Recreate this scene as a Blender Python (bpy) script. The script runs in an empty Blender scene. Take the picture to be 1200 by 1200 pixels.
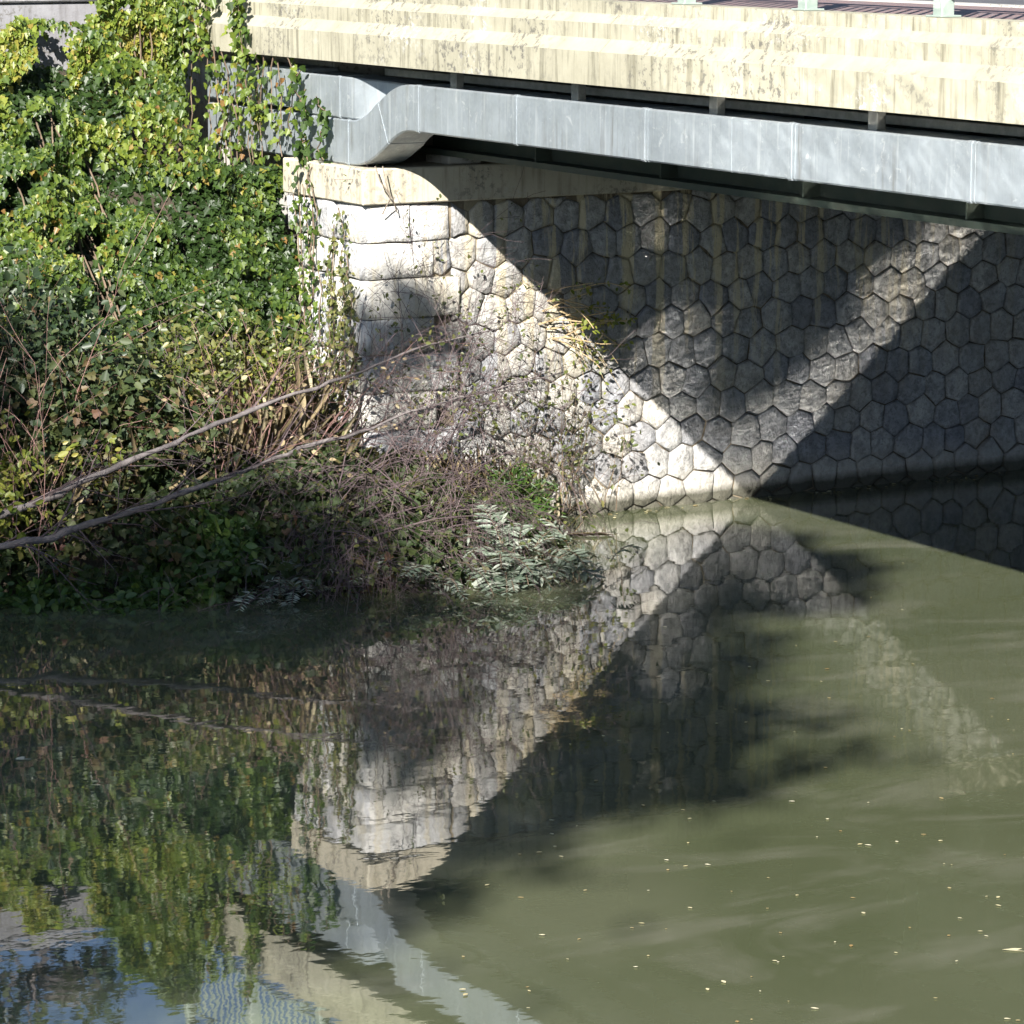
import bpy, math, random
import numpy as np
from mathutils import Vector

R = math.radians
rng = np.random.default_rng(7)
random.seed(7)
scene = bpy.context.scene

# ------------------------------------------------------------------ camera, sky, sun, exposure
CAM = np.array([-12.4645, -24.5157, 5.2553])
YAW, PITCH, F = R(29.494), R(10.402), 3895.0          # focal length in pixels of a 1200 px frame
cd = bpy.data.cameras.new('camera'); cam = bpy.data.objects.new('camera', cd)
scene.collection.objects.link(cam)
cam.location = CAM
cam.rotation_euler = (R(90) - PITCH, 0, -YAW)
cd.sensor_width = 36; cd.lens = 36 * F / 1200
cd.clip_start = 0.1; cd.clip_end = 3000
scene.camera = cam

SUN = np.array([-1.105, -1.2, 1.0]); SUN /= np.linalg.norm(SUN)   # towards the sun
elev = math.asin(SUN[2]); azim = math.atan2(SUN[0], SUN[1])
world = bpy.data.worlds.new('World'); scene.world = world; world.use_nodes = True
wn = world.node_tree.nodes; wl = world.node_tree.links
sky = wn.new('ShaderNodeTexSky'); sky.sky_type = 'NISHITA'; sky.sun_disc = False
sky.sun_elevation = elev; sky.sun_rotation = azim % (2 * math.pi)
sky.air_density = 0.75; sky.dust_density = 0.2; sky.ozone_density = 1.0
wn['Background'].inputs['Strength'].default_value = 0.05
wl.new(sky.outputs[0], wn['Background'].inputs['Color'])

sl = bpy.data.lights.new('sun', 'SUN'); sl.energy = 5.0; sl.angle = R(0.5); sl.color = (1.0, 0.955, 0.88)
so = bpy.data.objects.new('sun', sl); scene.collection.objects.link(so)
so.rotation_euler = Vector(-SUN).to_track_quat('-Z', 'Y').to_euler()
so.location = SUN * 60

vs = scene.view_settings
vs.view_transform = 'Standard'; vs.look = 'None'; vs.gamma = 1.0; vs.use_curve_mapping = False
vs.exposure = 1.65
cy = scene.cycles
cy.blur_glossy = 0.0
cy.use_guiding = True; cy.use_surface_guiding = True; cy.use_volume_guiding = False   # finds the sun mirrored by the water onto the wall
cy.caustics_reflective = True
cy.sample_clamp_indirect = 0.0
cy.max_bounces = 5; cy.diffuse_bounces = 2; cy.glossy_bounces = 3
cy.use_adaptive_sampling = True; cy.adaptive_threshold = 0.03
cy.use_denoising = True

FWD = np.array([math.sin(YAW) * math.cos(PITCH), math.cos(YAW) * math.cos(PITCH), -math.sin(PITCH)])
RGT = np.array([math.cos(YAW), -math.sin(YAW), 0.0]); UPV = np.cross(RGT, FWD)
def at(x, y, Y):
    """the point of the plane of depth Y that is seen at x, y of the photograph"""
    d = FWD * F + RGT * (x - 600) - UPV * (y - 600)
    return CAM + d * ((Y - CAM[1]) / d[1])

# ------------------------------------------------------------------ helpers
def obj(name, me, m=None, parent=None, label=None, cat=None, group=None, kind=None):
    o = bpy.data.objects.new(name, me); scene.collection.objects.link(o)
    if m is not None and me is not None and not me.materials: me.materials.append(m)
    if parent is not None: o.parent = parent
    if label: o['label'] = label
    if cat: o['category'] = cat
    if group: o['group'] = group
    if kind: o['kind'] = kind
    return o
def thing(name, label, cat, group=None):
    return obj(name, None, label=label, cat=cat, group=group)

class MB:
    def __init__(s): s.v = []; s.f = []
    def add(s, v, f):
        k = len(s.v); s.v += [tuple(p) for p in v]; s.f += [tuple(i + k for i in q) for q in f]; return s
    def box(s, x0, x1, y0, y1, z0, z1, b=0.0):
        if b <= 0:
            v = [(x, y, z) for z in (z0, z1) for y in (y0, y1) for x in (x0, x1)]
            return s.add(v, [(0, 2, 3, 1), (4, 5, 7, 6), (0, 1, 5, 4), (2, 6, 7, 3), (0, 4, 6, 2), (1, 3, 7, 5)])
        v = []; X = (x0, x1); Y = (y0, y1); Z = (z0, z1); idx = {}
        for i in (0, 1):
            for j in (0, 1):
                for k in (0, 1):
                    sx, sy, sz = (1 - 2 * i) * b, (1 - 2 * j) * b, (1 - 2 * k) * b
                    idx[i, j, k] = len(v)
                    v += [(X[i], Y[j] + sy, Z[k] + sz), (X[i] + sx, Y[j], Z[k] + sz), (X[i] + sx, Y[j] + sy, Z[k])]
        f = []
        for i in (0, 1): f.append([idx[i, a, c] for a, c in ((0, 0), (0, 1), (1, 1), (1, 0))])
        for j in (0, 1): f.append([idx[a, j, c] + 1 for a, c in ((0, 0), (1, 0), (1, 1), (0, 1))])
        for k in (0, 1): f.append([idx[a, c, k] + 2 for a, c in ((0, 0), (0, 1), (1, 1), (1, 0))])
        for i in (0, 1):
            for j in (0, 1):
                f.append([idx[i, j, 0], idx[i, j, 1], idx[i, j, 1] + 1, idx[i, j, 0] + 1])
            for k in (0, 1):
                f.append([idx[i, 0, k], idx[i, 1, k], idx[i, 1, k] + 2, idx[i, 0, k] + 2])
        for j in (0, 1):
            for k in (0, 1):
                f.append([idx[0, j, k] + 1, idx[1, j, k] + 1, idx[1, j, k] + 2, idx[0, j, k] + 2])
        for q in idx.values(): f.append([q, q + 1, q + 2])
        return s.add(v, f)
    def tube(s, pts, rad, n=5):
        pts = [np.asarray(p, float) for p in pts]
        if np.isscalar(rad): rad = [rad] * len(pts)
        k = len(s.v); ref = np.array([.31, .17, .93])
        for i, p in enumerate(pts):
            t = pts[min(i + 1, len(pts) - 1)] - pts[max(i - 1, 0)]
            t = t / (np.linalg.norm(t) + 1e-9)
            a = np.cross(t, ref)
            if np.linalg.norm(a) < .05: a = np.cross(t, (1, 0, 0))
            a /= np.linalg.norm(a); b = np.cross(t, a)
            for j in range(n):
                w = 2 * math.pi * j / n
                s.v.append(tuple(p + rad[i] * (math.cos(w) * a + math.sin(w) * b)))
        for i in range(len(pts) - 1):
            for j in range(n):
                j2 = (j + 1) % n
                s.f.append((k + i * n + j, k + i * n + j2, k + (i + 1) * n + j2, k + (i + 1) * n + j))
        if n > 3:
            s.f.append(tuple(k + j for j in range(n)))
            s.f.append(tuple(k + (len(pts) - 1) * n + j for j in reversed(range(n))))
        return s
    def mesh(s, name, smooth=False):
        me = bpy.data.meshes.new(name); me.from_pydata(s.v, [], s.f); me.validate()
        import bmesh
        bm = bmesh.new(); bm.from_mesh(me); bmesh.ops.recalc_face_normals(bm, faces=bm.faces); bm.to_mesh(me); bm.free()
        if smooth: me.polygons.foreach_set('use_smooth', [True] * len(me.polygons))
        return me
    def build(s, name, m, parent=None, smooth=False, **k):
        return obj(name, s.mesh(name, smooth), m, parent, **k)

def extrude_y(prof, y0, y1):
    """closed profile of (x, z) points run from y0 to y1"""
    n = len(prof); mb = MB()
    mb.add([(x, y0, z) for x, z in prof] + [(x, y1, z) for x, z in prof],
           [(i, (i + 1) % n, n + (i + 1) % n, n + i) for i in range(n)] + [tuple(range(n)), tuple(reversed(range(n, 2 * n)))])
    return mb

def hashf(i, j, k, seed):
    h = (i * 374761393 + j * 668265263 + k * 2147483647 + seed * 974711) & 0x7fffffff
    h = ((h ^ (h >> 13)) * 1274126177) & 0x7fffffff
    return ((h ^ (h >> 16)) & 0xffff) / 65535.0
def vnoise(p, scale, seed=0):
    p = np.asarray(p, float) * scale; i = np.floor(p).astype(np.int64); f = p - i; f = f * f * (3 - 2 * f)
    out = 0
    for a in (0, 1):
        for b in (0, 1):
            for c in (0, 1):
                w = (f[:, 0] if a else 1 - f[:, 0]) * (f[:, 1] if b else 1 - f[:, 1]) * (f[:, 2] if c else 1 - f[:, 2])
                out = out + w * hashf(i[:, 0] + a, i[:, 1] + b, i[:, 2] + c, seed)
    return out

SHAPES = {   # outline of one half leaf, base (0,0) to tip (0,1); the other half is its mirror
    'ivy': [(.16, -.06), (.46, .10), (.30, .34), (.34, .56), (.12, .72)],
    'oval': [(.20, .18), (.29, .48), (.16, .82)],
    'lance': [(.10, .25), (.11, .55)],
    'blade': [(.005, .3), (.0045, .7)],
}
def leaf_mesh(name, pos, nrm, tip, size, tint, shape='ivy', fold=.22, curl=.12):
    half = SHAPES[shape]; n = len(half); N = len(pos)
    loc = [(0, 0, 0)] + [(x, y, fold * x - curl * y * y) for x, y in half] + [(0, 1, -curl)] + [(-x, y, fold * x - curl * y * y) for x, y in half]
    loc = np.array(loc); M = len(loc)
    nrm = nrm / (np.linalg.norm(nrm, axis=1, keepdims=True) + 1e-9)
    tip = tip - nrm * np.sum(tip * nrm, axis=1, keepdims=True)
    tip = tip / (np.linalg.norm(tip, axis=1, keepdims=True) + 1e-9)
    sid = np.cross(tip, nrm)
    size = np.broadcast_to(size, (N,))
    co = pos[:, None, :] + size[:, None, None] * (loc[None, :, 0:1] * sid[:, None] + loc[None, :, 1:2] * tip[:, None] + loc[None, :, 2:3] * nrm[:, None])
    right = [0] + list(range(1, n + 2)); left = [0, n + 1] + list(range(2 * n + 1, n + 1, -1))
    lp = np.array(right + left); L = len(right)
    me = bpy.data.meshes.new(name)
    me.vertices.add(N * M); me.vertices.foreach_set('co', co.reshape(-1).astype(np.float32))
    me.loops.add(N * 2 * L)
    me.loops.foreach_set('vertex_index', (np.arange(N)[:, None] * M + lp[None]).reshape(-1).astype(np.int32))
    me.polygons.add(N * 2)
    me.polygons.foreach_set('loop_start', (np.arange(N * 2) * L).astype(np.int32))
    me.update(calc_edges=True)
    at_ = me.attributes.new('tint', 'FLOAT', 'POINT')
    at_.data.foreach_set('value', np.repeat(np.broadcast_to(tint, (N,)), M).astype(np.float32))
    return me
def rnd_dirs(n):
    d = rng.normal(size=(n, 3)); return d / np.linalg.norm(d, axis=1, keepdims=True)

# ------------------------------------------------------------------ materials
class Nodes:
    def __init__(s, name):
        s.m = bpy.data.materials.new(name); s.m.use_nodes = True; s.t = s.m.node_tree
        s.p = s.t.nodes['Principled BSDF']; s.out = s.t.nodes['Material Output']
        s.geo = s.t.nodes.new('ShaderNodeNewGeometry')
        s.pos = s.geo.outputs['Position']
    def n(s, typ, **k):
        q = s.t.nodes.new(typ)
        for a, b in k.items(): setattr(q, a, b)
        return q
    def l(s, a, b): s.t.links.new(a, b)
    def put(s, q, i, val):
        if isinstance(val, bpy.types.NodeSocket): s.l(val, q.inputs[i])
        else: q.inputs[i].default_value = val
    def scale(s, v, sc):
        q = s.n('ShaderNodeVectorMath', operation='MULTIPLY'); s.put(q, 0, v); q.inputs[1].default_value = sc; return q.outputs[0]
    def noise(s, scale, detail=4, rough=.55, vec=None, dist=0.0):
        q = s.n('ShaderNodeTexNoise'); s.l(vec if vec is not None else s.pos, q.inputs['Vector'])
        q.inputs['Scale'].default_value = scale; q.inputs['Detail'].default_value = detail
        q.inputs['Roughness'].default_value = rough; q.inputs['Distortion'].default_value = dist
        return q.outputs[0]
    def vor(s, scale, vec=None, feature='F1'):
        q = s.n('ShaderNodeTexVoronoi', feature=feature); s.l(vec if vec is not None else s.pos, q.inputs['Vector'])
        q.inputs['Scale'].default_value = scale; return q.outputs['Distance']
    def ramp(s, fac, stops):
        q = s.n('ShaderNodeValToRGB'); s.put(q, 0, fac); e = q.color_ramp.elements
        while len(e) < len(stops): e.new(.5)
        for a, (p, c) in zip(e, stops):
            a.position = p; a.color = (c, c, c, 1) if np.isscalar(c) else (*c, 1)
        return q.outputs[0]
    def mix(s, fac, a, b, blend='MIX'):
        q = s.n('ShaderNodeMix', data_type='RGBA', blend_type=blend)
        s.put(q, 0, fac)
        for i, v in ((6, a), (7, b)):
            if isinstance(v, bpy.types.NodeSocket): s.l(v, q.inputs[i])
            else: q.inputs[i].default_value = (*v, 1) if len(v) == 3 else v
        return q.outputs[2]
    def math(s, op, a, b=0.0, c=0.0):
        q = s.n('ShaderNodeMath', operation=op); s.put(q, 0, a); s.put(q, 1, b); s.put(q, 2, c); return q.outputs[0]
    def sep(s):
        q = s.n('ShaderNodeSeparateXYZ'); s.l(s.pos, q.inputs[0]); return q.outputs
    def bump(s, h, strength=.5, dist=.02):
        q = s.n('ShaderNodeBump'); s.put(q, 'Height', h); q.inputs['Strength'].default_value = strength
        q.inputs['Distance'].default_value = dist; s.l(q.outputs[0], s.p.inputs['Normal']); return q
    def col(s, c):
        s.put(s.p, 'Base Color', c if isinstance(c, bpy.types.NodeSocket) else (*c, 1))
    def set(s, **k):
        for a, b in k.items(): s.put(s.p, a.replace('_', ' '), b)
        return s

def lime_runs(N, c):
    # lime and rust washed down from the deck, as narrow upright streaks
    x, y, z = N.sep()
    run = N.noise(1.0, 4, .62, N.scale(N.pos, (6.5, .3, .42)))
    fine = N.noise(30, 4, .7)
    low = N.ramp(N.math('MULTIPLY', z, .4), [(.30, 0), (.85, 1)])
    here = N.math('MULTIPLY', N.ramp(N.math('MULTIPLY', x, .1), [(.10, .5), (.2, 1), (.42, 1), (.62, .25)]), low)
    k = N.math('MULTIPLY', N.ramp(N.math('ADD', run, N.math('MULTIPLY', fine, .06)), [(.545, 0), (.60, .9)]), here)
    return N.mix(k, c, (.52, .45, .30))
def stone_material(name, a, b, vary=True):
    N = Nodes(name); x, y, z = N.sep()
    n1 = N.noise(9, 6, .65); n2 = N.noise(40, 5, .7); n3 = N.noise(1.3, 3)
    c = N.mix(N.ramp(n1, [(.32, 0), (.68, 1)]), a, b)
    c = N.mix(N.ramp(N.noise(24, 5, .75, dist=.6), [(.38, .6), (.52, 0)]), c, tuple(q * .5 for q in a))  # dark mottling paints in the relief shading of the rough faces
    c = N.mix(N.ramp(n2, [(.32, .35), (.40, 0)]), c, (.12, .115, .11))
    c = N.mix(N.ramp(n3, [(.47, 0), (.68, .3)]), c, (.25, .215, .155))
    if vary:
        oi = N.n('ShaderNodeObjectInfo')
        c = N.mix(1.0, c, N.ramp(oi.outputs['Random'], [(0, (.72, .73, .78)), (.5, (1, .99, .97)), (1, (1.22, 1.17, 1.08))]), 'MULTIPLY')
    c = lime_runs(N, c)
    # silt left by high water
    band = N.ramp(N.math('ADD', z, N.math('MULTIPLY', n3, .35)), [(.22, .75), (.55, 0)])
    c = N.mix(band, c, (.42, .39, .33))
    wet = N.ramp(N.math('ADD', z, N.math('MULTIPLY', n1, .06)), [(.11, .88), (.19, 0)])
    c = N.mix(wet, c, (.034, .034, .021))
    N.col(c); N.set(Roughness=.9, Specular_IOR_Level=.25)
    rid = N.math('ABSOLUTE', N.math('SUBTRACT', N.noise(7.5, 4, .6, dist=1.1), .5))
    chip = N.vor(13, N.scale(N.pos, (1, 1, .7)))
    h = N.math('ADD', N.math('ADD', N.math('MULTIPLY', n1, .55), N.math('MULTIPLY', n2, .35)), N.math('ADD', N.math('MULTIPLY', rid, .9), N.math('MULTIPLY', chip, .35)))
    N.bump(h, .8, .038)
    return N.m
M_stone = stone_material('rough_grey_stone', (.215, .218, .225), (.42, .422, .425))
M_quoin = stone_material('dressed_stone', (.52, .52, .515), (.62, .617, .61))

def concrete(name, a, b, stain, streaks=.6, grime=True):
    N = Nodes(name)
    n1 = N.noise(2.2, 6, .65); n2 = N.noise(28, 5, .7)
    c = N.mix(N.ramp(n1, [(.3, 0), (.7, 1)]), a, b)
    st = N.noise(1.0, 5, .65, N.scale(N.pos, (16, 16, 1.1)))
    nz = N.n('ShaderNodeSeparateXYZ'); N.l(N.geo.outputs['True Normal'], nz.inputs[0])
    up = N.ramp(nz.outputs[2], [(.25, 1), (.6, .12)])
    c = N.mix(N.math('MULTIPLY', N.ramp(st, [(.50, 0), (.70, streaks)]), up), c, stain)
    if grime:
        p = N.math('MULTIPLY', N.ramp(N.noise(1.1, 3, .5), [(.45, 0), (.6, 1)]), N.ramp(N.noise(17, 5, .72), [(.52, 0), (.60, .85)]))
        c = N.mix(p, c, (.10, .095, .085))
        w = N.math('MULTIPLY', N.ramp(N.noise(.9, 3, .5, N.scale(N.pos, (1, 1, 1.7))), [(.54, 0), (.66, 1)]), N.ramp(N.noise(15, 5, .75), [(.53, 0), (.60, .7)]))
        c = N.mix(w, c, (.50, .50, .49))
    N.col(c); N.set(Roughness=.93, Specular_IOR_Level=.2)
    N.bump(N.math('ADD', N.math('MULTIPLY', n1, .5), N.math('MULTIPLY', n2, .4)), .5, .012)
    return N.m
M_fascia = concrete('lichen_stained_concrete', (.355, .338, .262), (.26, .246, .186), (.12, .112, .08), .85)
M_cap = concrete('bearing_shelf_concrete', (.47, .43, .34), (.38, .345, .27), (.19, .165, .11), .7)
M_plain = concrete('plain_concrete', (.40, .385, .36), (.31, .30, .28), (.18, .17, .15), .5)
M_pale = concrete('pale_parapet_concrete', (.25, .25, .265), (.16, .157, .17), (.09, .085, .085), .6)

def simple(name, c1, c2, scale, rough, metal=0.0, bumps=.3, bd=.01, spec=.4):
    N = Nodes(name); n1 = N.noise(scale, 5, .6)
    N.col(N.mix(N.ramp(n1, [(.35, 0), (.65, 1)]), c1, c2)); N.set(Roughness=rough, Metallic=metal, Specular_IOR_Level=spec)
    if bumps: N.bump(N.noise(scale * 6, 4, .6), bumps, bd)
    return N.m
N = Nodes('joint_mortar')
c = N.mix(N.ramp(N.noise(5, 5, .65), [(.38, 0), (.62, 1)]), (.085, .072, .054), (.22, .18, .125))
N.col(lime_runs(N, c)); N.set(Roughness=.95, Specular_IOR_Level=.2); N.bump(N.noise(40, 4, .7), .7, .02); M_mortar = N.m
M_asphalt = simple('asphalt', (.06, .06, .066), (.085, .083, .09), 8, .9, bumps=.6)
M_soil = simple('bank_soil', (.026, .021, .014), (.055, .044, .029), 5, .95, bumps=.9, bd=.05)
M_land = simple('dry_ground', (.13, .12, .07), (.09, .10, .04), .8, .95, bumps=.6, bd=.05)
M_rail = simple('pale_green_paint', (.20, .25, .22), (.26, .30, .27), 9, .5, bumps=.15, bd=.003)
M_girder = simple('dark_green_girder_paint', (.035, .05, .04), (.055, .065, .05), 5, .6, bumps=.3, bd=.004)
M_hanger = simple('weathered_hanger_steel', (.25, .25, .23), (.17, .17, .155), 14, .6, .3, .3, .003)
M_cable = simple('cable_sheath', (.16, .13, .10), (.24, .2, .16), 9, .7, bumps=0)

N = Nodes('galvanised_sheet')
sp = N.n('ShaderNodeTexVoronoi'); N.l(N.pos, sp.inputs['Vector']); sp.inputs['Scale'].default_value = 38
spang = N.n('ShaderNodeSeparateColor'); N.l(sp.outputs['Color'], spang.inputs[0])
c = N.mix(N.ramp(N.noise(2.4, 5, .6), [(.3, 0), (.7, 1)]), (.235, .265, .285), (.32, .355, .38))
c = N.mix(N.math('MULTIPLY', spang.outputs[0], .22), c, (.38, .42, .45))
sc_ = N.noise(1.0, 4, .6, N.scale(N.pos, (20, 20, 1.2)))
c = N.mix(N.ramp(sc_, [(.56, 0), (.72, .5)]), c, (.50, .53, .54))
c = N.mix(N.ramp(N.noise(9, 6, .75, dist=.8), [(.60, 0), (.66, .45)]), c, (.55, .57, .575))
dirt = N.noise(1.0, 5, .7, N.scale(N.pos, (14, 14, .8)))
c = N.mix(N.math('MULTIPLY', N.ramp(dirt, [(.52, 0), (.68, .55)]), N.ramp(N.noise(1.7, 4, .6), [(.4, 0), (.6, 1)])), c, (.13, .125, .11))
N.col(c); N.set(Metallic=.45, Roughness=N.ramp(N.noise(6, 4), [(.3, .36), (.7, .56)]))
N.bump(N.noise(3.0, 3, .5), .14, .02); M_duct = N.m

N = Nodes('red_brown_paving')
br = N.n('ShaderNodeTexBrick'); N.l(N.pos, br.inputs['Vector']); br.inputs['Scale'].default_value = 4.5
br.inputs['Color1'].default_value = (.22, .13, .12, 1); br.inputs['Color2'].default_value = (.17, .125, .13, 1)
br.inputs['Mortar'].default_value = (.09, .08, .075, 1); br.inputs['Mortar Size'].default_value = .03
N.col(br.outputs['Color']); N.set(Roughness=.85); M_paving = N.m

# muddy water: a mirror-smooth skin over silt-laden green-brown water
N = Nodes('muddy_water')
body = N.mix(N.ramp(N.noise(.28, 4, .55, dist=.6), [(.35, 0), (.68, 1)]), (.062, .073, .038), (.090, .099, .060))
body = N.mix(N.ramp(N.noise(.9, 5, .6, N.scale(N.pos, (.5, 1.1, 1)), dist=1.2), [(.50, 0), (.70, .55)]), body, (.155, .155, .12))
N.col(body); N.set(Roughness=.02, IOR=2.9)
rip = N.math('ADD', N.noise(1.6, 2, .5), N.math('MULTIPLY', N.noise(6.5, 2, .5, N.scale(N.pos, (1, 1.3, 1))), .22))
rip = N.math('ADD', rip, N.math('MULTIPLY', N.noise(26, 2, .5), .02))
N.bump(rip, .04, .04); M_water = N.m

def leaf_material(name, stops, rough=.45, trans=.35, spec=.5):
    N = Nodes(name)
    a = N.n('ShaderNodeAttribute', attribute_name='tint')
    c = N.ramp(a.outputs['Fac'], stops)
    c = N.mix(N.ramp(N.noise(60, 3), [(.3, .25), (.7, 0)]), c, (.02, .03, .01))
    N.col(c); N.set(Roughness=rough, Specular_IOR_Level=spec)
    t = N.n('ShaderNodeBsdfTranslucent'); N.l(N.mix(1.0, c, (1.25, 1.3, .7), 'MULTIPLY'), t.inputs[0])
    ms = N.n('ShaderNodeMixShader'); ms.inputs[0].default_value = trans
    N.l(N.p.outputs[0], ms.inputs[1]); N.l(t.outputs[0], ms.inputs[2]); N.l(ms.outputs[0], N.out.inputs[0])
    return N.m
M_ivy = leaf_material('ivy_leaf', [(0, (.018, .040, .010)), (.35, (.045, .085, .015)), (.62, (.115, .165, .022)), (.88, (.21, .255, .038)), (.95, (.27, .23, .045)), (1, (.20, .10, .03))])
M_fresh = leaf_material('fresh_green_leaf', [(0, (.028, .065, .014)), (.6, (.06, .125, .022)), (1, (.14, .19, .04))])
M_dark = leaf_material('dark_glossy_leaf', [(0, (.014, .028, .014)), (.6, (.034, .055, .026)), (1, (.08, .095, .04))], .45, .15, .35)
M_silver = leaf_material('silvery_leaf', [(0, (.07, .11, .07)), (.6, (.21, .25, .20)), (1, (.37, .40, .34))], .5, .25, .5)
M_yellowgreen = leaf_material('yellow_green_leaf', [(0, (.08, .12, .018)), (.6, (.20, .22, .035)), (1, (.32, .27, .07))])
M_straw = leaf_material('straw_blade', [(0, (.16, .12, .07)), (.6, (.34, .27, .16)), (1, (.46, .40, .27))], .7, .25, .2)
M_olive = leaf_material('olive_leaf', [(0, (.05, .07, .02)), (.6, (.12, .14, .04)), (1, (.24, .22, .08))])
M_litter = leaf_material('undergrowth_leaf', [(0, (.016, .032, .010)), (.45, (.04, .065, .018)), (.7, (.09, .10, .03)), (.85, (.15, .10, .05)), (1, (.12, .045, .03))], .6)
M_floatleaf = leaf_material('floating_leaf', [(0, (.30, .20, .08)), (.5, (.52, .46, .26)), (1, (.70, .66, .50))], .6, .1)
M_bark = simple('grey_bark', (.095, .083, .082), (.165, .145, .142), 12, .9, bumps=.8, bd=.01)
M_twig = simple('purple_brown_twig', (.062, .043, .046), (.135, .10, .10), 8, .85, bumps=0)
M_tan = simple('tan_dead_stalk', (.33, .24, .13), (.44, .34, .20), 8, .85, bumps=0)
M_redtwig = simple('reddish_stem', (.16, .085, .075), (.23, .14, .12), 8, .8, bumps=0)
M_vine = simple('vine_stem', (.09, .065, .045), (.15, .11, .075), 8, .9, bumps=0)

# ------------------------------------------------------------------ setting
def sheet(name, x0, x1, y0, y1, z, m, **k):
    return MB().add([(x0, y0, z), (x1, y0, z), (x1, y1, z), (x0, y1, z)], [(0, 1, 2, 3)]).build(name, m, **k)

SHORE = [(-60, -1.2), (-8, -1.2), (-6, -1.1), (-4.5, -.55), (-3.4, -.75), (-2.6, -1.35), (-1.6, -1.85), (-.4, -2.05), (.5, -1.75), (1.1, -1.05), (1.6, -.35), (2.0, .1), (3.5, .6)]
def shore(x): return np.interp(x, [p[0] for p in SHORE], [p[1] for p in SHORE])
def bank_z(x, y):
    x = np.asarray(x, float); y = np.asarray(y, float)
    d = y - shore(x)
    p = np.stack([x, y, 0 * x], -1).reshape(-1, 3)
    n = (vnoise(p, 1.3, 3) - .5).reshape(x.shape) * .22 + (vnoise(p, 4.0, 4) - .5).reshape(x.shape) * .09
    up = .42 * np.clip(d, 0, 3) ** .8
    z = np.where(d > 0, up, d * .55)
    z = np.where(y > .6, np.maximum(z * 0 + .72, .85 + (y - .9) * 1.025), np.minimum(z, .75))
    z = np.where((y > .8) & (x > -1.3), np.maximum(z, np.minimum(.85 + (y - .9) / np.interp(x, [-1.3, -.7], [.976, .35]), 2.8)), z)
    z = np.where(x > -.03, np.minimum(z, 2.4), z)
    return z + n * np.clip(.35 + np.abs(d) * .6, 0, 1) * np.where(y > 3.5, .2, 1) - .01

# river channel and the near bank, one long sheet to the horizon
prof = [(-900, 3.5), (-60, 3.5), (-21.5, 3.45), (-19, 2.2), (-15.8, .12), (-15.0, -.5), (-12, -1.1), (2.2, -1.1)]
mb = MB(); xs = [-900, -100, -40, -20, 0, 20, 60, 900]
mb.add([(x, y, z) for x in xs for y, z in prof], [(i * len(prof) + j, (i + 1) * len(prof) + j, (i + 1) * len(prof) + j + 1, i * len(prof) + j + 1) for i in range(len(xs) - 1) for j in range(len(prof) - 1)])
mb.build('ground', M_land, kind='structure')
sheet('water', -900, 900, -15.9, 1.3, 0.0, M_water, kind='structure')

gx = np.linspace(-14, 3.2, 190); gy = np.linspace(-4.5, 3.75, 110)
GX, GY = np.meshgrid(gx, gy, indexing='ij'); GZ = np.maximum(bank_z(GX, GY), -.9)
n_ = len(gy)
mb = MB(); mb.v = list(zip(GX.ravel(), GY.ravel(), GZ.ravel()))
mb.f = [(i * n_ + j, (i + 1) * n_ + j, (i + 1) * n_ + j + 1, i * n_ + j + 1) for i in range(len(gx) - 1) for j in range(n_ - 1)]
mb.build('river_bank', M_soil, smooth=True, kind='structure')

# land at the top of the slope
sheet('upper_ground', -900, -.03, 3.7, 900, 3.72, M_land, kind='structure')
sheet('lower_ground', -900, -13.9, -1.3, 3.8, .9, M_land, kind='structure')
sheet('far_ground', 11.3, 900, 1.4, 900, 4.2, M_land, kind='structure')
wr = thing('wing_wall', 'plain concrete river wall beyond the far side of the bridge', 'wall')
MB().box(11.35, 60, .05, 1.42, -1, 4.2, .02).build('wall_face', M_plain, wr)
pw = thing('parapet_wall', 'pale grey road parapet above the ivy at the top left', 'wall')
MB().box(-40, -.3, 4.0, 4.25, 3.4, 4.36, .02).build('wall_face', M_pale, pw)
MB().box(-40, -.3, 3.96, 4.29, 4.363, 4.45, .015).build('coping', M_pale, pw)

# ------------------------------------------------------------------ abutment with its stones
CAPZ0, CAPZ1 = 2.79, 3.09
ab = thing('bridge_abutment', 'stone bridge abutment of rough hexagonal blocks rising from the water', 'abutment')
MB().box(.06, 11.3, .012, 1.4, -1.0, 2.785).build('wall_core', M_mortar, ab)
# shelf that carries the beams
MB().box(-.05, 11.34, -.07, 1.45, CAPZ0, CAPZ1, .012).build('bearing_shelf', M_cap, ab)

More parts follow.
